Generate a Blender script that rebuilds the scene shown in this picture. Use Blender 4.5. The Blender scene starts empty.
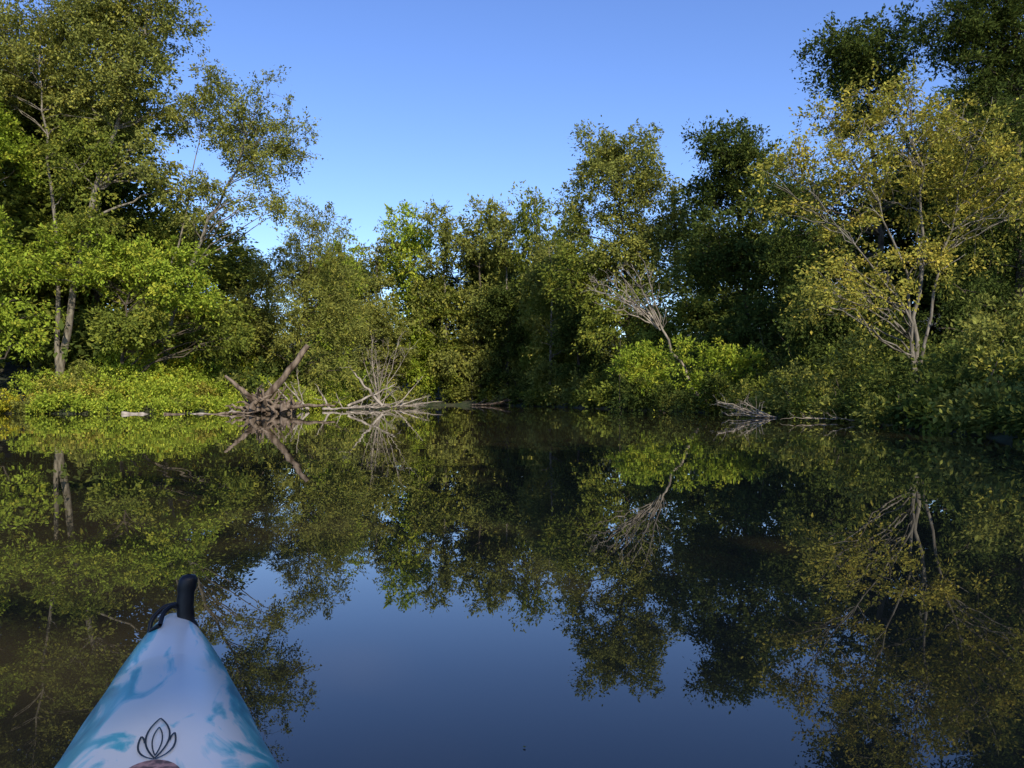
import bpy, math, numpy as np
from mathutils import Vector, Matrix
rng = np.random.default_rng(7)
sc = bpy.context.scene

# ---------------------------------------------------------------- materials
def newmat(name):
    m = bpy.data.materials.new(name); m.use_nodes = True
    nt = m.node_tree; nt.nodes.clear()
    return m, nt, nt.nodes, nt.links

def leaf_material():
    m, nt, N, L = newmat("leaf_foliage")
    out = N.new("ShaderNodeOutputMaterial")
    at = N.new("ShaderNodeAttribute"); at.attribute_name = "col"
    d = N.new("ShaderNodeBsdfDiffuse"); t = N.new("ShaderNodeBsdfTranslucent")
    L.new(at.outputs["Color"], d.inputs["Color"]); L.new(at.outputs["Color"], t.inputs["Color"])
    mx = N.new("ShaderNodeMixShader"); mx.inputs[0].default_value = 0.33
    L.new(d.outputs[0], mx.inputs[1]); L.new(t.outputs[0], mx.inputs[2])
    L.new(mx.outputs[0], out.inputs[0])
    return m

def wood_material(name, c1, c2, scale=6.0, rough=0.9):
    m, nt, N, L = newmat(name)
    out = N.new("ShaderNodeOutputMaterial"); p = N.new("ShaderNodeBsdfPrincipled")
    p.inputs["Roughness"].default_value = rough
    p.inputs["Specular IOR Level"].default_value = 0.2
    tc = N.new("ShaderNodeTexCoord"); mp = N.new("ShaderNodeMapping")
    mp.inputs["Scale"].default_value = (scale, scale, scale * 0.3)
    n = N.new("ShaderNodeTexNoise"); n.inputs["Detail"].default_value = 6; n.inputs["Scale"].default_value = 1.0
    L.new(tc.outputs["Object"], mp.inputs[0]); L.new(mp.outputs[0], n.inputs["Vector"])
    r = N.new("ShaderNodeValToRGB")
    r.color_ramp.elements[0].position = 0.35; r.color_ramp.elements[0].color = (*c1, 1)
    r.color_ramp.elements[1].position = 0.65; r.color_ramp.elements[1].color = (*c2, 1)
    L.new(n.outputs["Fac"], r.inputs[0]); L.new(r.outputs[0], p.inputs["Base Color"])
    b = N.new("ShaderNodeBump"); b.inputs["Strength"].default_value = 0.6; b.inputs["Distance"].default_value = 0.05
    L.new(n.outputs["Fac"], b.inputs["Height"]); L.new(b.outputs[0], p.inputs["Normal"])
    L.new(p.outputs[0], out.inputs[0])
    return m

M_LEAF = leaf_material()
M_BARK = wood_material("bark_brown", (0.05, 0.04, 0.028), (0.13, 0.105, 0.075))
M_PALE = wood_material("bark_pale", (0.09, 0.075, 0.055), (0.27, 0.235, 0.18))
M_BIRCH = wood_material("bark_grey", (0.11, 0.095, 0.075), (0.28, 0.25, 0.20))
M_DEAD = wood_material("dead_wood", (0.06, 0.04, 0.025), (0.25, 0.19, 0.135), 4)
M_SILV = wood_material("silver_dead_wood", (0.17, 0.14, 0.11), (0.42, 0.36, 0.29), 4)

# ---------------------------------------------------------------- mesh buffer
class Buf:
    def __init__(s): s.v = []; s.f = []; s.m = []; s.c = []; s.n = 0
    def add(s, v, f, mat, col):
        v = np.asarray(v, float); f = np.asarray(f, int)
        s.v.append(v); s.f.append(f + s.n); s.m.append(np.full(len(f), mat))
        if np.ndim(col) == 1: col = np.tile(col, (len(v), 1))
        s.c.append(col); s.n += len(v)
    def build(s, name, mats, origin=(0, 0, 0), smooth_mats=(0,)):
        v = np.concatenate(s.v) - np.array(origin); f = np.concatenate(s.f); mi = np.concatenate(s.m)
        c = np.concatenate(s.c)
        me = bpy.data.meshes.new(name)
        me.vertices.add(len(v)); me.vertices.foreach_set("co", v.astype(np.float32).ravel())
        me.loops.add(len(f) * 4); me.loops.foreach_set("vertex_index", f.astype(np.int32).ravel())
        me.polygons.add(len(f))
        me.polygons.foreach_set("loop_start", np.arange(0, len(f) * 4, 4, dtype=np.int32))
        me.polygons.foreach_set("loop_total", np.full(len(f), 4, dtype=np.int32))
        me.polygons.foreach_set("material_index", mi.astype(np.int32))
        me.polygons.foreach_set("use_smooth", np.isin(mi, smooth_mats))
        a = me.attributes.new("col", 'FLOAT_COLOR', 'POINT')
        cc = np.ones((len(v), 4), np.float32); cc[:, :3] = c
        a.data.foreach_set("color", cc.ravel())
        for m in mats: me.materials.append(m)
        me.update(calc_edges=True)
        o = bpy.data.objects.new(name, me); o.location = origin
        sc.collection.objects.link(o)
        return o

def tube(buf, pts, rad, sides=6, mat=0, col=(0.2, 0.2, 0.2), rough=0.0):
    pts = np.asarray(pts, float); rad = np.asarray(rad, float); n = len(pts)
    t = np.gradient(pts, axis=0); t /= np.linalg.norm(t, axis=1)[:, None] + 1e-9
    mean = pts[-1] - pts[0]; mean = mean / (np.linalg.norm(mean) + 1e-9)
    ref = np.array([1.0, 0, 0]) if abs(mean[0]) < 0.7 else np.array([0, 0, 1.0])
    a = np.cross(t, ref); a /= np.linalg.norm(a, axis=1)[:, None] + 1e-9
    b = np.cross(t, a)
    th = np.linspace(0, 2 * np.pi, sides, endpoint=False)
    rr = rad[:, None] * (1 + rough * rng.normal(size=(n, sides)))
    v = pts[:, None, :] + rr[..., None] * (np.cos(th)[None, :, None] * a[:, None, :] + np.sin(th)[None, :, None] * b[:, None, :])
    v = v.reshape(-1, 3)
    i = np.arange(n - 1)[:, None] * sides; j = np.arange(sides)[None, :]; k = (j + 1) % sides
    f = np.stack([i + j, i + k, i + sides + k, i + sides + j], -1).reshape(-1, 4)
    buf.add(v, f, mat, np.array(col))
    if rad[-1] > 0.03 and sides % 2 == 0:
        e = (n - 1) * sides
        caps = []
        for q in range(sides // 2 - 1):
            caps.append([q, q + 1, sides - 2 - q, sides - 1 - q])
        buf.add(v[e:e + sides], np.array(caps), mat, np.array(col))
        buf.add(v[0:sides], np.array(caps)[:, ::-1], mat, np.array(col))

def curve(p0, p1, lift=0.15, jit=0.04, n=6):
    p0 = np.array(p0, float); p1 = np.array(p1, float); L = np.linalg.norm(p1 - p0)
    c = (p0 + p1) / 2 + np.array([0, 0, lift * L]) + rng.normal(size=3) * jit * L * 1.5
    t = np.linspace(0, 1, n)[:, None]
    p = (1 - t) ** 2 * p0 + 2 * t * (1 - t) * c + t ** 2 * p1
    j = rng.normal(size=p.shape) * jit * L * 0.4; j[0] = 0
    return p + j

# ---------------------------------------------------------------- foliage
DK = dict(base=[(0.062, 0.088, 0.022), (0.110, 0.142, 0.030)], hi=(0.19, 0.20, 0.04), ph=0.12)
MID = dict(base=[(0.140, 0.172, 0.030), (0.230, 0.262, 0.042)], hi=(0.36, 0.34, 0.05), ph=0.17)
OLV = dict(base=[(0.180, 0.198, 0.048), (0.285, 0.295, 0.065)], hi=(0.42, 0.38, 0.07), ph=0.18)
BRT = dict(base=[(0.220, 0.295, 0.032), (0.360, 0.440, 0.050)], hi=(0.52, 0.50, 0.06), ph=0.18)
WEED = dict(base=[(0.270, 0.350, 0.040), (0.440, 0.520, 0.060)], hi=(0.60, 0.57, 0.07), ph=0.2)
YEL = dict(base=[(0.260, 0.265, 0.050), (0.440, 0.400, 0.070)], hi=(0.60, 0.47, 0.08), ph=0.25)
GLD = dict(base=[(0.30, 0.32, 0.03), (0.52, 0.47, 0.04)], hi=(0.66, 0.49, 0.04), ph=0.3)

def leaves(buf, C, R, nper, size, pal, axis_c, mat=1, flat=0.75, spread=0.15, ntw=8, droop=0.3, asp=0.55):
    C = np.asarray(C); R = np.asarray(R); N = len(C)
    if N == 0: return
    K = ntw
    D = rng.normal(size=(N, K, 3)); D[..., 2] *= flat; D /= np.linalg.norm(D, axis=2)[..., None]
    outw = C - np.asarray(axis_c); outw /= np.linalg.norm(outw, axis=1)[:, None] + 1e-6
    D = D + outw[:, None, :] * 0.35
    cnt = np.maximum(3, (nper * rng.uniform(0.5, 1.5, N)).astype(int))
    idx = np.repeat(np.arange(N), cnt); M = len(idx)
    k = rng.integers(0, K, M); t = rng.uniform(0.05, 1, M) ** 0.7
    d = D[idx, k]; r = R[idx]
    p = C[idx] + d * (t * r)[:, None] + rng.normal(size=(M, 3)) * (spread * r)[:, None]
    p[:, 2] -= droop * r * t * t
    u = d + rng.normal(size=(M, 3)) * 0.7; u[:, 2] -= 0.3
    u /= np.linalg.norm(u, axis=1)[:, None]
    nn = outw[idx] * 0.75 + rng.normal(size=(M, 3)) * 0.55; nn[:, 2] += 0.6
    v = np.cross(nn, u); v /= np.linalg.norm(v, axis=1)[:, None] + 1e-6
    w = np.cross(u, v)
    Ls = size * rng.uniform(0.6, 1.35, M); Ws = Ls * asp
    a = p; b = p + u * (Ls * .45)[:, None] + v * (Ws * .5)[:, None] + w * (Ls * .08)[:, None]
    c = p + u * Ls[:, None]; e = p + u * (Ls * .45)[:, None] - v * (Ws * .5)[:, None] + w * (Ls * .08)[:, None]
    V = np.stack([a, b, c, e], 1).reshape(-1, 3)
    F = np.arange(M * 4).reshape(-1, 4)
    c0, c1 = np.array(pal['base'][0]), np.array(pal['base'][1])
    cm = rng.uniform(0, 1, N)[idx] * 0.6 + rng.uniform(0, 1, M) * 0.4
    col = c0 + (c1 - c0) * cm[:, None]
    hi_c = (rng.uniform(0, 1, N) < pal['ph'])[idx]
    hi = np.where(hi_c, rng.uniform(0, 1, M) < 0.6, rng.uniform(0, 1, M) < pal['ph'] * 0.5)
    col[hi] = col[hi] * 0.3 + np.array(pal['hi']) * 0.7
    col *= rng.uniform(0.7, 1.3, M)[:, None]
    buf.add(V, F, mat, np.repeat(col, 4, axis=0))

def sublobes(c, r, n, frac=0.42, lowcut=-0.7):
    c = np.array(c, float); r = np.array(r, float); out = [(c, r * 0.55)]
    m = r.mean()
    k = 0
    while k < n:
        d = rng.normal(size=3); d /= np.linalg.norm(d)
        if d[2] < lowcut: continue
        k += 1
        rad = m * frac * rng.uniform(0.6, 1.25)
        pos = c + d * np.maximum(r - rad * 0.8, 0.2) * rng.uniform(0.6, 1.05)
        out.append((pos, np.array([rad, rad, rad * 0.8])))
    return out

def lobe_clumps(c, r, dens, cr):
    n = max(3, int(dens * (r[0] * r[1] * r[2]) ** (2 / 3) / (cr * cr)))
    d = rng.normal(size=(n, 3)); d /= np.linalg.norm(d, axis=1)[:, None]
    q = rng.uniform(0.1, 1, n) ** 0.45 * rng.uniform(0.85, 1.15, n)
    return c + d * q[:, None] * r

def tree(name, base, way, env, nsub=10, dens=2.4, cr=0.75, lsize=0.2, nper=90, pal=MID, tr=0.25,
         bark=None, frac=0.42, branches=0.4, origin=None, droop=0.3, flat=0.75, stems=None, asp=0.55, build=True, limbk=1.0):
    buf = Buf(); base = np.array(base, float)
    bark = bark or M_BARK
    trunks = [[base] + [np.array(w, float) for w in way]]
    if stems:
        for s in stems: trunks.append([base + rng.normal(size=3) * np.array([.15, .15, 0])] + [np.array(w, float) for w in s])
    paths = []
    for ti, W in enumerate(trunks):
        W = np.array(W); s = np.linspace(0, len(W) - 1, 16)
        P = np.stack([np.interp(s, np.arange(len(W)), W[:, k]) for k in range(3)], 1)
        P[1:-1] = (P[:-2] + P[1:-1] * 2 + P[2:]) / 4
        P[1:] += rng.normal(size=(15, 3)) * 0.07 * np.array([1, 1, 0.3])
        P[0, 2] -= 0.4
        k = 1.0 if ti == 0 else 0.7
        R = tr * k * (1 - 0.88 * np.linspace(0, 1, 16) ** 0.9); R[0] *= 1.35
        tube(buf, P, R, 8, 0); paths.append((P, R))
    lobes = []; lp_of = []
    for e in env:
        c, r = e[0], e[1]; nn = e[2] if len(e) > 2 else nsub
        pl = e[3] if len(e) > 3 else pal
        S = sublobes(c, r, nn, frac)
        lobes += S; lp_of += [pl] * len(S)
    axc = np.mean([l[0] for l in lobes], axis=0)
    for (c, r), pl in zip(lobes, lp_of):
        best = None
        for (P, R) in paths:
            dz = P[:, 2] - (c[2] - 0.35 * np.linalg.norm((P - c)[:, :2], axis=1) - 0.5)
            j = int(np.argmin(np.abs(dz) + 0.25 * np.linalg.norm((P - c)[:, :2], axis=1)))
            dd = np.linalg.norm(P[j] - c)
            if best is None or dd < best[0]: best = (dd, P[j], R[j])
        _, st, sr = best
        lp = curve(st, c, 0.08, 0.05, 8)
        r0 = min(sr * 0.55, 0.02 + 0.017 * np.linalg.norm(c - st)) * limbk
        tube(buf, lp, np.linspace(r0, max(r0 * 0.25, 0.012), 8), 5, 0)
        C = lobe_clumps(c, r, dens, cr)
        leaves(buf, C, cr * rng.uniform(0.55, 1.35, len(C)), nper, lsize, pl, axc * .6 + c * .4 - np.array([0, 0, 1.2]), droop=droop, flat=flat, asp=asp)
        for q in C:
            if rng.uniform() < branches:
                s0 = lp[rng.integers(3, 8)]
                bp = curve(s0, q + (q - c) * 0.25, 0.1, 0.06, 5)
                tube(buf, bp, np.linspace(max(r0 * 0.35, 0.012), 0.005, 5), 3, 0)
    if not build: return buf
    return buf.build(name, [bark, M_LEAF], origin if origin is not None else tuple(base))

def shrubs(name, items, lsize, nper, cr, dens=2.0, pal=MID, droop=0.3, asp=0.55, stems=3):
    buf = Buf()
    for it in items:
        c, r = np.array(it[0], float), np.array(it[1], float)
        p = it[2] if len(it) > 2 else pal
        for (cc, rr) in sublobes(c, r, 4, 0.5, -0.5):
            C = lobe_clumps(cc, rr, dens, cr)
            C[:, 2] = np.maximum(C[:, 2], 0.12 + 0.3 * rng.uniform(size=len(C)))
            leaves(buf, C, cr * rng.uniform(0.5, 1.4, len(C)), nper, lsize, p, c - np.array([0, 0, r[2]]), droop=droop, asp=asp)
        for s in range(stems):
            b = np.array([c[0] + rng.normal() * .2 * r[0], c[1] + rng.normal() * .2 * r[1], terrain_h(c[0], c[1]) - 0.1])
            e = c + rng.normal(size=3) * r * 0.4
            tube(buf, curve(b, e, 0.05, 0.06, 6), np.linspace(0.045, 0.012, 6), 4, 0)
    return buf.build(name, [M_BARK, M_LEAF])

# ---------------------------------------------------------------- terrain
SH = np.array([(-36, -260), (-38, -20), (-41, 20), (-37, 38), (-28.8, 46), (-23, 45), (-19, 46), (-16.5, 50), (-14.5, 56),
               (-12.5, 64), (-10.5, 74), (-12, 86), (-9, 93), (-3, 91), (1, 86), (5, 74), (7.2, 65), (9.8, 56),
               (11.7, 48), (12.2, 40), (12.6, 30), (11.2, 22), (10.2, 16), (8.6, 5), (7.5, -20), (8, -60), (12, -260)], float)
def sdist(x, y):
    x = np.atleast_1d(x).astype(float); y = np.atleast_1d(y).astype(float)
    P = np.stack([x, y], -1); A = SH; B = np.roll(SH, -1, axis=0)
    best = np.full(x.shape, 1e9); inside = np.zeros(x.shape, bool)
    for a, b in zip(A, B):
        ab = b - a; t = np.clip(((P - a) @ ab) / (ab @ ab), 0, 1)
        d = np.linalg.norm(P - (a + t[..., None] * ab), axis=-1); best = np.minimum(best, d)
        c = (a[1] > P[..., 1]) != (b[1] > P[..., 1])
        with np.errstate(divide='ignore', invalid='ignore'):
            xi = (b[0] - a[0]) * (P[..., 1] - a[1]) / (b[1] - a[1] + 1e-12) + a[0]
        inside ^= c & (P[..., 0] < xi)
    return np.where(inside, -best, best)
def hfun(x, y):
    d = sdist(x, y)
    wob = 0.5 * np.sin(x * 1.3 + np.sin(y * .9)) + 0.5 * np.sin(y * 1.1 + np.sin(x * .7) * 1.5)
    d2 = d + 0.35 * wob
    up = 0.38 * np.clip(d2 / 1.2, 0, 1) + 0.6 * np.clip(d2 / 14, 0, 1) + 0.10 * wob * np.clip(d2 / 3, 0, 1)
    h = np.clip((d2 - 9) / 38, 0, 1); up = up + 9.5 * h * h * (3 - 2 * h)
    return np.where(d2 > 0, up, np.maximum(d2 * 0.45, -1.6))
def terrain_h(x, y): return float(hfun(np.array([x]), np.array([y]))[0])

def axisvals(lo, hi, flo, fhi, fine, n_out):
    mid = np.arange(flo, fhi, fine)
    a = flo - (flo - lo) * (np.linspace(1, 0, n_out, endpoint=False) ** 2.2)
    b = fhi + (hi - fhi) * (np.linspace(0, 1, n_out) ** 2.2)
    return np.concatenate([a, mid, b])
xs = axisvals(-900, 900, -45, 30, 0.5, 26); ys = axisvals(-900, 1100, -10, 105, 0.5, 26)
X, Y = np.meshgrid(xs, ys)
Z = hfun(X.ravel(), Y.ravel())
tb = Buf(); nx = len(xs); ny = len(ys)
ii = (np.arange(ny - 1)[:, None] * nx + np.arange(nx - 1)[None, :]).ravel()
tb.add(np.stack([X.ravel(), Y.ravel(), Z], 1), np.stack([ii, ii + 1, ii + nx + 1, ii + nx], 1), 0, np.array([.1, .1, .1]))
m, nt, N, L = newmat("muddy_bank")
out = N.new("ShaderNodeOutputMaterial"); p = N.new("ShaderNodeBsdfPrincipled"); p.inputs["Roughness"].default_value = 0.9
tc = N.new("ShaderNodeTexCoord"); n1 = N.new("ShaderNodeTexNoise"); n1.inputs["Scale"].default_value = 0.8; n1.inputs["Detail"].default_value = 8
r = N.new("ShaderNodeValToRGB"); e = r.color_ramp.elements
e[0].position = 0.40; e[0].color = (0.022, 0.035, 0.010, 1); e[1].position = 0.68; e[1].color = (0.075, 0.065, 0.038, 1)
L.new(tc.outputs["Object"], n1.inputs["Vector"]); L.new(n1.outputs["Fac"], r.inputs[0]); L.new(r.outputs[0], p.inputs["Base Color"])
bp = N.new("ShaderNodeBump"); bp.inputs["Distance"].default_value = 0.15
L.new(n1.outputs["Fac"], bp.inputs["Height"]); L.new(bp.outputs[0], p.inputs["Normal"]); L.new(p.outputs[0], out.inputs[0])
tb.build("ground", [m])

# ---------------------------------------------------------------- water
m, nt, N, L = newmat("river_water")
out = N.new("ShaderNodeOutputMaterial"); p = N.new("ShaderNodeBsdfPrincipled")
p.inputs["Base Color"].default_value = (0.036, 0.029, 0.016, 1)
p.inputs["Roughness"].default_value = 0.0; p.inputs["IOR"].default_value = 1.42
tc = N.new("ShaderNodeTexCoord")
def noise(scale, detail, mapping=None):
    n = N.new("ShaderNodeTexNoise"); n.inputs["Scale"].default_value = scale; n.inputs["Detail"].default_value = detail
    if mapping:
        mp = N.new("ShaderNodeMapping"); mp.inputs["Scale"].default_value = mapping
        L.new(tc.outputs["Object"], mp.inputs[0]); L.new(mp.outputs[0], n.inputs["Vector"])
    else: L.new(tc.outputs["Object"], n.inputs["Vector"])
    return n
na = noise(0.6, 1, (1, 1.4, 1)); nb = noise(5.0, 2); nc = noise(0.07, 2)
b1 = N.new("ShaderNodeBump"); b1.inputs["Strength"].default_value = 1; b1.inputs["Distance"].default_value = 0.0016
b2 = N.new("ShaderNodeBump"); b2.inputs["Strength"].default_value = 1
mr = N.new("ShaderNodeMapRange"); mr.inputs["From Min"].default_value = 0.42; mr.inputs["From Max"].default_value = 0.65
mr.inputs["To Min"].default_value = 0.00003; mr.inputs["To Max"].default_value = 0.0003
L.new(nc.outputs["Fac"], mr.inputs["Value"]); L.new(mr.outputs[0], b2.inputs["Distance"])
L.new(na.outputs["Fac"], b1.inputs["Height"]); L.new(nb.outputs["Fac"], b2.inputs["Height"])
L.new(b1.outputs[0], b2.inputs["Normal"]); L.new(b2.outputs[0], p.inputs["Normal"]); L.new(p.outputs[0], out.inputs[0])
wb = Buf(); wb.add([(-120, -300, 0), (120, -300, 0), (120, 140, 0), (-120, 140, 0)], [[0, 1, 2, 3]], 0, np.array([0, 0, 0]))
wb.build("river_water", [m], smooth_mats=())

# ---------------------------------------------------------------- left bank trees
g = terrain_h
def B(x, y): return (x, y, g(x, y))
tree("tall_sycamore_tree", B(-27.5, 50.5), [(-26.3, 50.5, 9), (-24.3, 50.5, 16.5), (-22.6, 51, 22.5), (-22.3, 51, 26)],
     [((-23.4, 51.5, 21.6), (4.7, 4.0, 6.8), 22), ((-29.5, 52, 21.5), (4.8, 4, 6.8), 22), ((-26.2, 49.6, 15.0), (3.6, 2.4, 3.6), 10, MID), ((-21.6, 51, 14.6), (2.8, 2.6, 3.0), 6),
      ((-24.8, 49.4, 11.4), (2.6, 1.8, 1.8), 6, MID), ((-26.3, 51.5, 23.5), (4, 3, 4), 10)],
     nsub=16, pal=OLV, tr=0.25, bark=M_PALE, lsize=0.20, nper=96, cr=0.75, dens=2.4,
     stems=[[(-27.5, 50.5, 9), (-28.6, 51, 17), (-29, 51, 24)]])
tree("leaning_maple_tree", B(-22.5, 53.5), [(-21.5, 53, 6), (-19.2, 52, 11.5), (-17.0, 51.5, 15), (-15.6, 51.5, 19.5)],
     [((-15.5, 52, 17.0), (3.2, 2.8, 5.0), 16), ((-19.0, 52.5, 19.0), (3.2, 2.6, 4.6), 14), ((-15.2, 51, 12.8), (2.0, 1.9, 2.0), 6), ((-19.3, 52, 13.2), (2.8, 2, 2.8), 9)],
     nsub=11, pal=OLV, tr=0.18, bark=M_PALE, lsize=0.175, nper=88, cr=0.68, dens=2.0,
     stems=[[(-22.2, 53, 7), (-20.6, 53, 13), (-19.4, 52.5, 20)]])
tree("broadleaf_tree", B(-31.5, 49), [(-31.3, 49, 8), (-31, 49, 16), (-31, 49, 20)],
     [((-30.3, 48.5, 9.3), (2.9, 2.5, 3.6)), ((-31.0, 49, 15.5), (3.4, 3, 4.0)), ((-29.6, 48.2, 5.2), (2.9, 2.2, 2.4), 8)],
     nsub=11, pal=BRT, tr=0.22, lsize=0.22, nper=88, cr=0.7, dens=2.4)
tree("broadleaf_tree", B(-23.0, 49.0), [(-22.8, 49, 5), (-22.2, 49, 9)],
     [((-23.2, 48.4, 8.2), (2.8, 2.3, 2.8)), ((-19.6, 48.8, 7.8), (3.1, 2.4, 3.2)), ((-26.6, 49.2, 9.0), (2.0, 1.8, 2.6), 6),
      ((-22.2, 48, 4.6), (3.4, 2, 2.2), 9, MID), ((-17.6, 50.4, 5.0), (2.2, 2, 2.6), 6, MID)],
     nsub=12, pal=BRT, tr=0.15, lsize=0.21, nper=90, cr=0.62, dens=2.2)
tree("willow_tree", B(-16.0, 62), [(-15.8, 62, 5), (-15.2, 62, 10), (-14.8, 62, 13.5)],
     [((-14.3, 62, 9.4), (4.3, 3.6, 7.0), 20), ((-17.6, 60, 6.8), (3.8, 3, 5.4)), ((-13.4, 60.5, 4.0), (2.8, 2.4, 3.0), 8)],
     nsub=17, pal=OLV, tr=0.2, lsize=0.27, nper=80, cr=0.8, droop=0.9, asp=0.3, dens=2.6)

# ---------------------------------------------------------------- far trees
def proto(i, pal, w, h, lsz=0.34, bark=M_BARK):
    env = [((rng.normal() * .5, rng.normal() * .5, h * 0.72), (w, w, h * 0.27)), ((rng.normal() * w * .3, 0, h * 0.42), (w * 1.15, w, h * 0.24)),
           ((rng.normal() * w * .3, 0, h * 0.19), (w * 1.1, w, h * 0.15), 8)]
    b = tree("p", (0, 0, 0), [(rng.normal() * .3, 0, h * .35), (rng.normal() * .5, 0, h * .7), (0, 0, h * .93)], env,
             nsub=16, pal=pal, tr=0.2, lsize=lsz, nper=54, cr=0.9, dens=2.2, build=False, branches=.2)
    o = b.build("proto", [bark, M_LEAF]); me = o.data; me.name = "forest_tree_mesh_%d" % i
    bpy.data.objects.remove(o); return me
PR = [proto(0, MID, 3.6, 20), proto(1, OLV, 3.2, 20, bark=M_PALE), proto(2, DK, 3.8, 20), proto(3, MID, 3.0, 20, bark=M_PALE), proto(4, BRT, 3.3, 20), proto(5, OLV, 4.0, 20)]
def place(name, k, x, y, h, wid=1.0, rot=None, parent=None):
    o = bpy.data.objects.new(name, PR[k]); z = g(x, y) - .2; s = (h - z) / 20.0
    o.location = (x, y, z); o.scale = (s * wid, s * wid, s)
    o.rotation_euler = (0, 0, rng.uniform(0, 6.28) if rot is None else rot)
    sc.collection.objects.link(o)
    if parent: o.parent = parent
    return o
for (k, x, y, h, w) in [(4, -19.5, 91, 19.5, 1.1), (1, -15.6, 96, 20.8, .9), (4, -11.3, 97, 25.2, .85), (1, -7.4, 95, 24.0, .85),
                        (5, -3.6, 95, 24.6, .9), (1, -0.6, 93, 24.0, .8), (3, 2.6, 91, 25.6, .75), (5, 6.0, 86, 22.0, .95),
                        (1, 3.6, 80, 16.5, 1.0), (0, -7.2, 96, 15, 1.3), (2, -0.5, 91.5, 14, 1.2), (0, 4.5, 83, 13, 1.2), (5, -13.8, 90, 11, 1.3),
                        (2, 6.2, 77, 15, 1.1), (4, -10.2, 95.5, 9.5, 1.3), (1, -4.5, 94, 9.5, 1.4)]:
    place("riverside_tree", k, x, y, h, w)
fo = bpy.data.objects.new("background_forest", None); sc.collection.objects.link(fo)
def mass(x0, x1, y0, y1, n, hmin, hmax, ks):
    for _ in range(n):
        for tr_ in range(20):
            x = rng.uniform(x0, x1); y = rng.uniform(y0, y1)
            if sdist(x, y)[0] > 4.5: break
        else: continue
        place("forest_tree", ks[rng.integers(len(ks))], x, y, rng.uniform(hmin, hmax), rng.uniform(1.0, 1.5), parent=fo)
mass(-46, -25, 56, 66, 10, 21, 27, [0, 1, 2, 5])
mass(-27, -17, 56, 66, 5, 12, 17, [0, 0, 2, 5])
mass(-46, -24, 70, 90, 4, 19, 23, [0, 1, 2, 5])
mass(-24, 10, 99, 110, 14, 17, 20.5, [0, 2, 2, 5, 1])
mass(9, 32, 68, 88, 8, 15, 19, [0, 2, 2])
mass(25, 44, 44, 62, 8, 16, 21, [2, 2, 0])
mass(-80, -46, 10, 80, 9, 16, 22, [0, 1, 2, 5])
for (x, y, h) in [(22.5, 48, 14.5), (26.5, 50, 17.5), (24.5, 42, 14.5), (20.5, 50, 12.5)]:
    place("forest_tree", 2, x, y, h, 1.4, parent=fo)

# ---------------------------------------------------------------- right side trees
tree("cottonwood_tree", B(9.6, 67), [(9.3, 67, 8), (8.8, 67, 15), (8.4, 67, 21)],
     [((8.5, 67, 17.6), (5.0, 4, 6.0), 22), ((12.6, 66, 14.4), (4.0, 3.4, 5.0)), ((5.4, 66.5, 11.4), (3.6, 3, 5), 13, MID), ((9.2, 65.5, 12), (4, 3, 4)), ((10, 64.5, 6.8), (5.2, 3, 4.8), 14, MID)],
     nsub=13, pal=OLV, tr=0.25, lsize=0.25, nper=86, cr=0.85, dens=2.4)
tree("oak_tree", B(16.8, 59), [(16.4, 59, 8), (16.0, 59, 15), (16, 59, 19)],
     [((16.0, 59, 16.4), (4.1, 3.4, 6.0), 20), ((14.6, 57, 9.8), (4.2, 3, 5.2)), ((18.8, 57.5, 12.0), (3.8, 3, 6.2)), ((15.4, 55, 5), (4.4, 2.8, 4))],
     nsub=14, pal=DK, tr=0.25, lsize=0.25, nper=84, cr=0.85, dens=2.5)
tree("oak_tree", B(19.2, 43), [(19, 43, 8), (18.6, 43, 14), (18.4, 43, 19.5)],
     [((18.4, 43, 16.8), (3.7, 3, 5.2), 20), ((20.2, 43.5, 11), (3.6, 3, 4.4)), ((15.8, 43, 9.5), (3.2, 3, 4.6)), ((17, 42, 5), (4.4, 3, 4.0))],
     nsub=13, pal=DK, tr=0.25, lsize=0.19, nper=90, cr=0.7, dens=2.4)
tree("hemlock_tree", B(22.6, 37), [(22.5, 37, 8), (22.4, 37, 16), (22.4, 37, 23)],
     [((21.9, 37, 18.5), (3.2, 2.6, 6.8), 20), ((20.3, 37, 16.2), (2.2, 2.2, 5.0), 12), ((21.0, 36.5, 10.5), (4.2, 3.2, 5), 20), ((21.4, 36, 5.0), (4.0, 3.0, 4))],
     nsub=16, pal=DK, tr=0.25, lsize=0.2, nper=90, cr=0.65, dens=2.5, droop=0.8, flat=0.4, asp=0.35)
tree("yellowing_birch_tree", B(14.2, 29.5),
     [(14.1, 29.2, 4.5), (14.2, 28.8, 8), (13.6, 28.6, 12)],
     [((13.6, 29, 9.4), (4.0, 3.0, 3.1), 30), ((10.2, 28.3, 7.8), (2.4, 2.0, 2.5), 16), ((11.4, 27.8, 4.4), (2.4, 2, 1.9), 12), ((16.2, 28.6, 7.4), (2.0, 2, 3.0), 14), ((13.9, 28.4, 5.6), (2.2, 1.2, 1.6), 8)],
     pal=YEL, tr=0.10, bark=M_BIRCH, lsize=0.13, nper=66, cr=0.48, dens=1.75, branches=.9, limbk=1.25, frac=.32,
     stems=[[(13.8, 28.9, 4.5), (12.4, 28.2, 7.5), (10.8, 27.8, 9.8)], [(14.6, 29.0, 4.5), (15.4, 28.6, 8), (16.4, 28.4, 11.2)],
            [(13.9, 29.0, 3.5), (12.0, 28.0, 5.5), (9.4, 27.4, 8.0)]])
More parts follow.
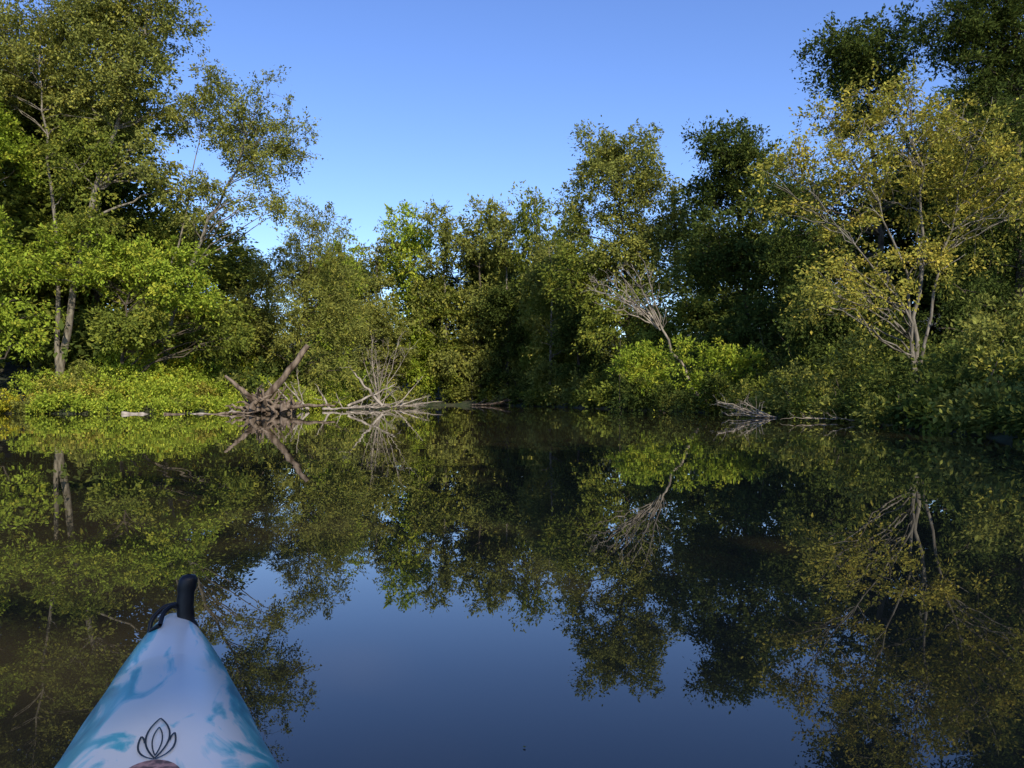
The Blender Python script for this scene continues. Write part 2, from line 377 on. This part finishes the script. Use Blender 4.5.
shrubs("willow_bush", [((9.4, 47.6, 2.7), (3.3, 2.4, 2.5)), ((6.9, 46.8, 2.2), (1.8, 1.8, 2.3)), ((11.8, 46.6, 2.6), (2.3, 2, 2.8)), ((8.2, 46.2, 1.0), (2.8, 1.6, 1.3), DK), ((11.2, 45.4, 1.0), (2.2, 1.4, 1.3), DK)],
       0.22, 96, 0.6, dens=2.3, pal=BRT, droop=0.8, asp=0.42, stems=1)
for (k, x, y, h, w) in [(2, 15, -6, 18, 1.1), (0, 12.5, -13, 19, 1.1), (5, 19, 1, 17, 1.1), (2, 11.5, -21, 24, 1.5), (2, 19, -14, 21, 1.2), (0, 12, -31, 24, 1.4)]:
    place("riverside_tree", k, x, y, h, w)

# ---------------------------------------------------------------- bank shrubs
def shore_pts(i0, i1, step):
    out_ = []
    for i in range(i0, i1):
        a, b = SH[i], SH[i + 1]; Ld = np.linalg.norm(b - a); n = max(1, int(Ld / step))
        t = (b - a) / Ld; nrm = np.array([t[1], -t[0]])
        if sdist(*(((a + b) / 2) + nrm * .5))[0] < 0: nrm = -nrm
        for q in range(n): out_.append((a + (b - a) * (q + rng.uniform(.1, .9)) / n, nrm))
    return out_
it = []
for p_, nrm in shore_pts(17, 23, 1.5):
    for off, rr in ((-0.1, 0.8), (0.8, 1.4), (2.8, 2.3), (5.5, 3.0)):
        r_ = rr * rng.uniform(.75, 1.2); c = p_ + nrm * off
        pal_ = [DK, DK, DK, MID, OLV][rng.integers(5)]
        it.append(((c[0], c[1], g(c[0], c[1]) * .3 + r_ * 0.58), (r_, r_, r_ * .95), pal_))
shrubs("riverbank_shrubs", it, 0.16, 58, 0.52, dens=1.6, stems=1, droop=.6)
it = []
for p_, nrm in shore_pts(13, 17, 1.8):
    for off, rr in ((0.3, 1.4), (3, 2.8), (6.5, 4.0)):
        r_ = rr * rng.uniform(.75, 1.2); c = p_ + nrm * off
        it.append(((c[0], c[1], r_ * 0.65), (r_, r_, r_), [DK, MID, MID, OLV][rng.integers(4)]))
shrubs("riverbank_shrubs", it, 0.30, 48, 0.75, dens=1.8, stems=1)
it = []
for p_, nrm in shore_pts(7, 13, 2.0):
    for off, rr in ((1.4, 1.2), (4, 2.4), (7, 3.4)):
        r_ = rr * rng.uniform(.7, 1.2); c = p_ + nrm * off
        it.append(((c[0], c[1], r_ * 0.7), (r_, r_, r_), [DK, MID, OLV, BRT][rng.integers(4)]))
shrubs("riverbank_shrubs", it, 0.30, 46, 0.75, dens=1.8, stems=1)
it = []
for p_, nrm in shore_pts(3, 17, 3.4):
    for off, rr in ((10.5, 3.4),):
        r_ = rr * rng.uniform(.8, 1.25); c = p_ + nrm * off
        if sdist(*c)[0] > 6: it.append(((c[0], c[1], g(*c) + r_ * 0.7), (r_ * 1.2, r_, r_ * 1.1), [DK, DK, MID][rng.integers(3)]))
shrubs("forest_undergrowth", it, 0.5, 26, 1.0, dens=1.8, stems=0)
it = []
for p_, nrm in shore_pts(23, 25, 3.5):
    for off, rr in ((1.0, 1.5), (4, 2.6)):
        r_ = rr * rng.uniform(.75, 1.2); c = p_ + nrm * off
        it.append(((c[0], c[1], r_ * .7), (r_, r_, r_), [DK, MID][rng.integers(2)]))
shrubs("riverbank_shrubs", it, 0.2, 34, 0.6, dens=1.3, stems=1)
it = []
for p_, nrm in shore_pts(2, 9, 1.0):
    for off, rr in ((-0.1, 0.55), (0.4, 0.8), (1.7, 1.2), (3.6, 1.8), (6, 2.4)):
        r_ = rr * rng.uniform(.7, 1.2); c = p_ + nrm * off + rng.normal(size=2) * .3
        q = rng.uniform()
        pal_ = WEED if q < .64 else (YEL if q < .70 and off > 1 else (BRT if q < .88 else OLV))
        if c[0] < -27.0 and q > .35: pal_ = GLD if q > .78 else YEL
        if -23 < c[0] < -19.5 and off > 3 and q > .65: pal_ = GLD
        it.append(((c[0], c[1], g(c[0], c[1]) + r_ * 0.5), (r_, r_, r_ * .9), pal_))
shrubs("riverbank_weeds", it, 0.15, 50, 0.42, dens=1.7, stems=0)

# ---------------------------------------------------------------- dead wood
def snag(buf, p0, p1, r0, ntw, tl, mat=0, lift=0.0, up=0.3, n=12, sub=3, bias=(0, 0, 0), tstart=.25, rough=.06):
    P = curve(p0, p1, lift, 0.03, n); R = np.linspace(r0, r0 * 0.3, n)
    tube(buf, P, R, 8 if r0 > .08 else 5, mat, rough=rough)
    ax = (P[-1] - P[0]) / np.linalg.norm(P[-1] - P[0])
    for _ in range(ntw):
        t = rng.uniform(tstart, 1); s = P[min(n - 1, int(t * n))]
        d = rng.normal(size=3) * .7 + ax * .8 + np.array([0, 0, up]) + np.array(bias); d /= np.linalg.norm(d)
        l = tl * rng.uniform(.4, 1.1) * (1.2 - .5 * t)
        Q = curve(s, s + d * l, 0.05, 0.06, 6); r = min(r0 * .35, 0.03)
        tube(buf, Q, np.linspace(r, r * .3, 6), 4, mat)
        for _ in range(sub):
            s2 = Q[rng.integers(2, 6)]; d2 = d + rng.normal(size=3) * .5
            tube(buf, curve(s2, s2 + d2 * l * .4, 0.05, .06, 4), np.linspace(r * .5, r * .2, 4), 3, mat)

b = Buf()
c = np.array([-13.4, 45.5, 0.5])
P = curve((-13.9, 45.6, .35), (-11.2, 45.8, 3.7), 0, .02, 9); tube(b, P, np.linspace(.22, .15, 9), 8, 0, rough=.1)
snag(b, (-13.6, 45.4, .3), (-15.5, 45.2, 2.0), .22, 1, .5, sub=0)
snag(b, (-14.2, 45.2, .2), (-9.6, 45.0, .45), .18, 5, .9)
for _ in range(60):
    d = rng.normal(size=3) * np.array([1.2, .7, .6]); d[2] = abs(d[2]) * .8; d /= np.linalg.norm(d); l = rng.uniform(.4, 1.4)
    s = c + rng.normal(size=3) * np.array([.7, .3, .15])
    tube(b, curve(s - np.array([0, 0, .4]), s + d * l, rng.uniform(-.1, .3), .1, 7), np.linspace(rng.uniform(.08, .22), .03, 7), 6, 0, rough=.14)
b.build("uprooted_stump", [M_DEAD, M_LEAF], tuple(c))
b = Buf(); snag(b, (-20.6, 44.2, .04), (-14.4, 45.0, .14), .12, 3, .5, sub=1); b.build("fallen_log", [M_SILV, M_LEAF], (-18, 44.8, .1))
b = Buf(); snag(b, (-18.2, 43.7, .0), (-13.6, 44.3, .14), .10, 3, .5, sub=1); b.build("fallen_log", [M_DEAD, M_LEAF], (-16, 44.1, .1))
b = Buf()
for q in range(26):
    x = rng.uniform(-13.5, -8.5); y = 53 + (x + 13.5) * 3.6 + rng.normal() * 1.2
    d = np.array([rng.uniform(-1, 1) + .6, rng.uniform(-.3, .3), rng.uniform(-.05, .4)]); d /= np.linalg.norm(d); l = rng.uniform(1.2, 3.4)
    snag(b, (x, y, .12), tuple(np.array([x, y, .16]) + d * l), rng.uniform(.04, .10), 3, .8, n=7, sub=1)
snag(b, (-9.3, 60, .3), (-11.6, 60, 3.0), .12, 4, .8)
snag(b, (-11.0, 56, .3), (-8.0, 57, 1.7), .1, 4, .8)
b.build("driftwood_pile", [M_SILV, M_LEAF], (-10, 60, .2))
b = Buf()
for q in range(9):
    e_ = np.array([-10.6 + rng.normal() * 1.0, 66 + rng.normal() * .6, rng.uniform(4, 6.6)])
    snag(b, (-10.6 + rng.normal() * .2, 66, .3), e_, .045, 9, 1.3, n=7, up=.5, rough=0, sub=3)
b.build("bare_shrub", [M_SILV, M_LEAF], (-10.6, 66, .3))
b = Buf()
snag(b, (11.2, 50.3, 1.0), (8.2, 48.6, 6.0), .13, 4, 1.2, n=10, sub=3, bias=(-.5, 0, .1), tstart=.5)
for q in range(11):
    a_ = math.radians(112 + q * 5.2); l_ = 3.7 + rng.uniform(-.6, .5)
    s_ = np.array([8.7 - q * .05, 48.8, 5.0 + rng.uniform(-.2, .6)])
    e_ = s_ + np.array([math.cos(a_) * l_, -1.2 + rng.normal() * .4, math.sin(a_) * l_])
    snag(b, s_, e_, .05, 8, 1.0, n=8, sub=3, bias=(-.3, 0, .1), rough=0, lift=.06)
b.build("dead_leaning_tree", [M_SILV, M_LEAF], (11.2, 50.3, 1.0))
b = Buf()
for q in range(8):
    s = np.array([11.2 + rng.normal() * .3, 36.5 + rng.normal() * .3, .03]); e_ = np.array([8.9 + rng.uniform(-.4, 1.2), 36.2 + rng.normal() * .5, rng.uniform(.05, .8)])
    snag(b, s, e_, .035, 5, .7, n=7, sub=2, rough=0)
b.build("dead_branch", [M_SILV, M_LEAF], (10.4, 36.3, .1))
b = Buf()
for q in range(7):
    x = rng.uniform(-4.5, -.5); snag(b, (x, 87 + rng.normal() * .5, .1), (x + rng.uniform(1, 3), 87, rng.uniform(.1, .7)), .09, 5, 1.0, n=7, sub=1)
b.build("dead_branch", [M_DEAD, M_LEAF], (-2.5, 87, .1))
b = Buf()
for q in range(3):
    x = rng.uniform(11, 12.0); y = 30 + rng.normal(); snag(b, (x, y, .1), (x - rng.uniform(.8, 1.6), y - .5, rng.uniform(.05, .3)), .025, 4, .5, n=7, sub=1, rough=0)
b.build("dead_branch", [M_SILV, M_LEAF], (12, 30, .1))
# a few floating leaves and bits on the water
b = Buf()
n_ = 260; P0 = np.stack([rng.uniform(-9, 8, n_), rng.uniform(1.6, 22, n_) , np.full(n_, .004)], 1)
u_ = rng.uniform(0, 6.28, n_); U_ = np.stack([np.cos(u_), np.sin(u_), 0 * u_], 1); V_ = np.stack([-np.sin(u_), np.cos(u_), 0 * u_], 1)
l_ = rng.uniform(.008, .028, n_)[:, None]
VV = np.stack([P0, P0 + U_ * l_ * .5 + V_ * l_ * .3, P0 + U_ * l_, P0 + U_ * l_ * .5 - V_ * l_ * .3], 1).reshape(-1, 3)
b.add(VV, np.arange(n_ * 4).reshape(-1, 4), 1, np.array([.30, .27, .10])); b.build("floating_leaves", [M_BARK, M_LEAF])

# ---------------------------------------------------------------- kayak
TIP = np.array([-0.78, 1.94]); ANG = math.radians(20.0)
ks = np.array([0, .012, .03, .06, .1, .17, .25, .37, .5, .8, 1.2, 1.7, 2.2, 2.7, 3.05, 3.2])
kh = np.array([.006, .030, .043, .061, .080, .105, .128, .154, .176, .228, .29, .335, .33, .24, .10, .01])
def hw(s): return np.interp(s, ks, kh)
def zg(s): return np.interp(s, [0, .05, .1, .25, .5, .9, 2.2, 2.8, 3.2], [.385, .365, .344, .293, .257, .24, .235, .27, .35])
def crown(s): return np.interp(s, [0, .02, .06, .25, .5, .9, 1.3, 2.5, 3.0, 3.2], [.014, .030, .045, .085, .115, .135, .13, .10, .06, .02])
def keel(s): return np.interp(s, [0, .02, .06, .15, .35, .8, 2.4, 2.8, 3.1, 3.2], [.34, .29, .22, .08, -.04, -.09, -.09, -.02, .2, .33])
def decku(u, s):
    a = np.abs(u)
    return zg(s) + crown(s) * (1 - a ** 2.3) ** 0.75
def cock(s):
    t = (s - 1.78) / .46
    return np.where(np.abs(t) < 1, .235 * np.sqrt(np.clip(1 - np.abs(t) ** 2.4, 0, 1)), 0)
nu = 33
ss = np.unique(np.concatenate([ks, np.linspace(0, .5, 30), np.linspace(.5, 3.2, 80)]))
rows = []; us = []
for s in ss:
    u = np.linspace(-1, 1, nu); w = hw(s)
    x = u * w; z = decku(u, s)
    cw = float(cock(s))
    if cw > 0.01:
        ins = np.abs(x) < cw
        k = np.clip((cw - np.abs(x)) / .02, 0, 1)
        z = np.where(ins, z * (1 - k) + k * 0.02, z)
    ub = np.linspace(1, -1, nu)[1:-1]
    xb = np.sign(ub) * np.abs(ub) ** 0.8 * w; zb = keel(s) + (zg(s) - keel(s)) * np.abs(ub) ** 3.0
    rows.append(np.concatenate([np.stack([x, np.full(nu, -s), z], 1), np.stack([xb, np.full(nu - 2, -s), zb], 1)]))
    us.append(np.concatenate([u, np.sign(ub) * (1 + .6 * (1 - np.abs(ub)))]))
R_ = np.array(rows); nr, ncr = R_.shape[:2]
i = np.arange(nr - 1)[:, None] * ncr; j = np.arange(ncr)[None, :]; k = (j + 1) % ncr
F = np.stack([i + k, i + j, i + ncr + j, i + ncr + k], -1).reshape(-1, 4)
U = np.array(us).ravel()
hb = Buf(); hb.add(R_.reshape(-1, 3), F, 0, np.stack([np.abs(U), np.zeros_like(U), np.zeros_like(U)], 1))
m, nt, N, L = newmat("kayak_plastic")
out = N.new("ShaderNodeOutputMaterial"); p = N.new("ShaderNodeBsdfPrincipled"); p.inputs["Roughness"].default_value = 0.3
at = N.new("ShaderNodeAttribute"); at.attribute_name = "col"
sp = N.new("ShaderNodeSeparateColor"); L.new(at.outputs["Color"], sp.inputs[0])
tc = N.new("ShaderNodeTexCoord"); mp = N.new("ShaderNodeMapping"); mp.inputs["Scale"].default_value = (9, 3.4, 5); mp.inputs["Location"].default_value = (5.1, 2.2, 0)
mp.inputs["Rotation"].default_value = (0, 0, .25)
L.new(tc.outputs["Object"], mp.inputs[0])
n1 = N.new("ShaderNodeTexNoise"); n1.inputs["Scale"].default_value = 1; n1.inputs["Detail"].default_value = 6; n1.inputs["Distortion"].default_value = 2.4
L.new(mp.outputs[0], n1.inputs["Vector"])
pw = N.new("ShaderNodeMath"); pw.operation = 'POWER'; pw.inputs[1].default_value = 1.6; L.new(sp.outputs[0], pw.inputs[0])
ma = N.new("ShaderNodeMath"); ma.operation = 'MULTIPLY_ADD'; ma.inputs[1].default_value = 2.3; L.new(n1.outputs["Fac"], ma.inputs[0]); L.new(pw.outputs[0], ma.inputs[2])
cr_ = N.new("ShaderNodeValToRGB"); E = cr_.color_ramp; E.elements[0].position = .70; E.elements[0].color = (.92, .84, .72, 1)
E.elements[1].position = 1.0; E.elements[1].color = (.04, .32, .38, 1)
e1 = E.elements.new(.76); e1.color = (.50, .70, .66, 1); e2 = E.elements.new(.83); e2.color = (.10, .52, .54, 1)
md = N.new("ShaderNodeMath"); md.operation = 'MULTIPLY'; md.inputs[1].default_value = .5; L.new(ma.outputs[0], md.inputs[0])
L.new(md.outputs[0], cr_.inputs[0]); L.new(cr_.outputs[0], p.inputs["Base Color"])
n2 = N.new("ShaderNodeTexNoise"); n2.inputs["Scale"].default_value = 60; n2.inputs["Detail"].default_value = 4; L.new(tc.outputs["Object"], n2.inputs["Vector"])
bb = N.new("ShaderNodeBump"); bb.inputs["Distance"].default_value = .001; bb.inputs["Strength"].default_value = .4
L.new(n2.outputs["Fac"], bb.inputs["Height"]); L.new(bb.outputs[0], p.inputs["Normal"]); L.new(p.outputs[0], out.inputs[0])
kay = bpy.data.objects.new("kayak", None); sc.collection.objects.link(kay)
kay.location = (TIP[0], TIP[1], 0); kay.rotation_euler = (0, 0, ANG)
hull = hb.build("hull", [m]); hull.parent = kay
def simple(name, col, rough, spec=.5, sc_=40, k0=.7, k1=1.3):
    m, nt, N, L = newmat(name); o = N.new("ShaderNodeOutputMaterial"); p = N.new("ShaderNodeBsdfPrincipled")
    tc = N.new("ShaderNodeTexCoord"); n = N.new("ShaderNodeTexNoise"); n.inputs["Scale"].default_value = sc_; n.inputs["Detail"].default_value = 5
    L.new(tc.outputs["Object"], n.inputs["Vector"]); r = N.new("ShaderNodeValToRGB")
    r.color_ramp.elements[0].position = .4; r.color_ramp.elements[1].position = .6
    r.color_ramp.elements[0].color = (*[c * k0 for c in col], 1); r.color_ramp.elements[1].color = (*[min(1, c * k1) for c in col], 1)
    L.new(n.outputs["Fac"], r.inputs[0]); L.new(r.outputs[0], p.inputs["Base Color"])
    p.inputs["Roughness"].default_value = rough; p.inputs["Specular IOR Level"].default_value = spec; L.new(p.outputs[0], o.inputs[0]); return m
M_BLK = simple("black_rubber", (.010, .010, .012), .45, .4)
M_RED = simple("sticker_brown", (.34, .17, .13), .5, .4, 90, .35, 1.5)
b = Buf(); th = np.linspace(0, 2 * np.pi, 60)
cx = .245 * np.sign(np.cos(th)) * np.abs(np.cos(th)) ** .85; cy = 1.78 + .47 * np.sin(th)
cz = decku(cx / hw(cy), cy) + .012
tube(b, np.stack([cx, -cy, cz], 1), np.full(60, .014), 8); o = b.build("cockpit_rim", [M_BLK]); o.parent = kay
b = Buf()
H0 = np.array([.036, -.055, .352])
prof = [(0, .010), (.004, .017), (.02, .0225), (.037, .022), (.043, .0178), (.06, .019), (.075, .0178), (.09, .019), (.105, .0178), (.116, .0205), (.135, .0205), (.143, .015), (.146, .004)]
up_ = np.array([-.02, .06, 1.0]); up_ /= np.linalg.norm(up_)
sides = 16; V = []
for h_, r_ in prof:
    c0 = H0 + up_ * h_ + np.array([-.010 * math.sin(h_ / .148 * 3.14), 0, 0])
    for q in range(sides):
        a = 2 * math.pi * q / sides; ca, sa = math.cos(a), math.sin(a)
        V.append(c0 + np.array([r_ * 1.0 * np.sign(ca) * abs(ca) ** .7, r_ * .7 * np.sign(sa) * abs(sa) ** .7, 0]))
n = len(prof); i = np.arange(n - 1)[:, None] * sides; j = np.arange(sides)[None, :]; k = (j + 1) % sides
b.add(V, np.stack([i + j, i + k, i + sides + k, i + sides + j], -1).reshape(-1, 4), 0, np.array([0, 0, 0.]))
o = b.build("carry_handle_grip", [M_BLK]); o.parent = kay
b = Buf()
def sp_path(pts, n=24):
    pts = np.array(pts, float); s = np.linspace(0, len(pts) - 1, n); P = np.stack([np.interp(s, np.arange(len(pts)), pts[:, q]) for q in range(3)], 1)
    for _ in range(3): P[1:-1] = (P[:-2] + 2 * P[1:-1] + P[2:]) / 4
    return P
tube(b, sp_path([(-.050, -.075, .37), (-.046, -.06, .405), (-.022, -.045, .427), (.005, -.04, .432), (.030, -.046, .415)]), np.full(24, .0052), 8)
tube(b, sp_path([(-.026, -.10, .402), (-.020, -.08, .424), (-.002, -.06, .434), (.020, -.05, .42), (.033, -.05, .395)]), np.full(24, .0052), 8)
tube(b, sp_path([(-.050, -.075, .37), (-.044, -.09, .388), (-.026, -.10, .402)], 10), np.full(10, .0052), 8)
o = b.build("carry_handle_cord", [M_BLK]); o.parent = kay
b = Buf()
def ribbon(pl, w=.0014):
    pl = np.array(pl, float); t = np.gradient(pl, axis=0); t /= np.linalg.norm(t, axis=1)[:, None] + 1e-9
    nr_ = np.stack([-t[:, 1], t[:, 0]], 1); A = pl + nr_ * w; C_ = pl - nr_ * w
    def lift(q): return np.stack([q[:, 0], -q[:, 1], decku(q[:, 0] / hw(q[:, 1]), q[:, 1]) + .0025], 1)
    V = np.concatenate([lift(A), lift(C_)]); n = len(pl); i = np.arange(n - 1)
    b.add(V, np.stack([i, i + 1, i + n + 1, i + n], 1), 0, np.array([0, 0, 0.]))
def qb(p0, p1, p2):
    t = np.linspace(0, 1, 20)[:, None]; p0, p1, p2 = map(np.array, (p0, p1, p2))
    return (1 - t) ** 2 * p0 + 2 * t * (1 - t) * p1 + t * t * p2
for sg in (1, -1):
    ribbon(qb((0, .600), (sg * .034, .68), (0, .765)))
    ribbon(qb((0, .640), (sg * .014, .69), (0, .755)), .001)
    ribbon(qb((0, .768), (sg * .034, .745), (sg * .024, .670)))
    ribbon(qb((sg * .0175, .700), (sg * .019, .68), (sg * .024, .670)))
o = b.build("emblem", [M_BLK]); o.parent = kay
b = Buf(); V = []; nn_ = 9; rr = np.linspace(-1, 1, nn_)
for a in rr:
    for c_ in rr:
        x_ = a * math.sqrt(1 - c_ * c_ / 2) * .045 - .005; y_ = .84 + c_ * math.sqrt(1 - a * a / 2) * .07
        V.append((x_, -y_, float(decku(x_ / hw(y_), y_)) + .0025))
i = (np.arange(nn_ - 1)[:, None] * nn_ + np.arange(nn_ - 1)[None, :]).ravel()
b.add(V, np.stack([i, i + nn_, i + nn_ + 1, i + 1], 1), 0, np.array([0, 0, 0.])); o = b.build("sticker", [M_RED]); o.parent = kay

# ---------------------------------------------------------------- light, sky, camera
EL = math.radians(33); AZ = math.radians(160)
w = bpy.data.worlds.new("World"); sc.world = w; w.use_nodes = True
nt = w.node_tree; nt.nodes.clear(); sky = nt.nodes.new("ShaderNodeTexSky"); sky.sky_type = 'NISHITA'
sky.sun_disc = False; sky.sun_elevation = EL; sky.sun_rotation = AZ; sky.air_density = 1.0; sky.dust_density = 0.1; sky.ozone_density = 4.0
hs = nt.nodes.new("ShaderNodeHueSaturation"); hs.inputs["Hue"].default_value = .515; hs.inputs["Saturation"].default_value = 1.12; hs.inputs["Value"].default_value = 1.45
bg = nt.nodes.new("ShaderNodeBackground"); bg.inputs[1].default_value = 0.15
wo = nt.nodes.new("ShaderNodeOutputWorld"); nt.links.new(sky.outputs[0], hs.inputs["Color"]); nt.links.new(hs.outputs[0], bg.inputs[0]); nt.links.new(bg.outputs[0], wo.inputs[0])
sd = bpy.data.lights.new("sun", 'SUN'); sd.energy = 5.0; sd.angle = math.radians(.53); sd.color = (1, .92, .76)
so = bpy.data.objects.new("sun", sd); sc.collection.objects.link(so)
dirv = Vector((math.sin(AZ) * math.cos(EL), math.cos(AZ) * math.cos(EL), math.sin(EL)))
so.rotation_euler = dirv.to_track_quat('Z', 'Y').to_euler()
cd = bpy.data.cameras.new("camera"); cd.sensor_width = 36; cd.lens = 29.4; cd.clip_end = 3000; cd.clip_start = .02
co = bpy.data.objects.new("camera", cd); sc.collection.objects.link(co); co.location = (0, 0, .9)
co.rotation_euler = (math.radians(90.9), 0, 0); sc.camera = co
sc.view_settings.view_transform = 'Standard'; sc.view_settings.look = 'None'; sc.view_settings.exposure = 0
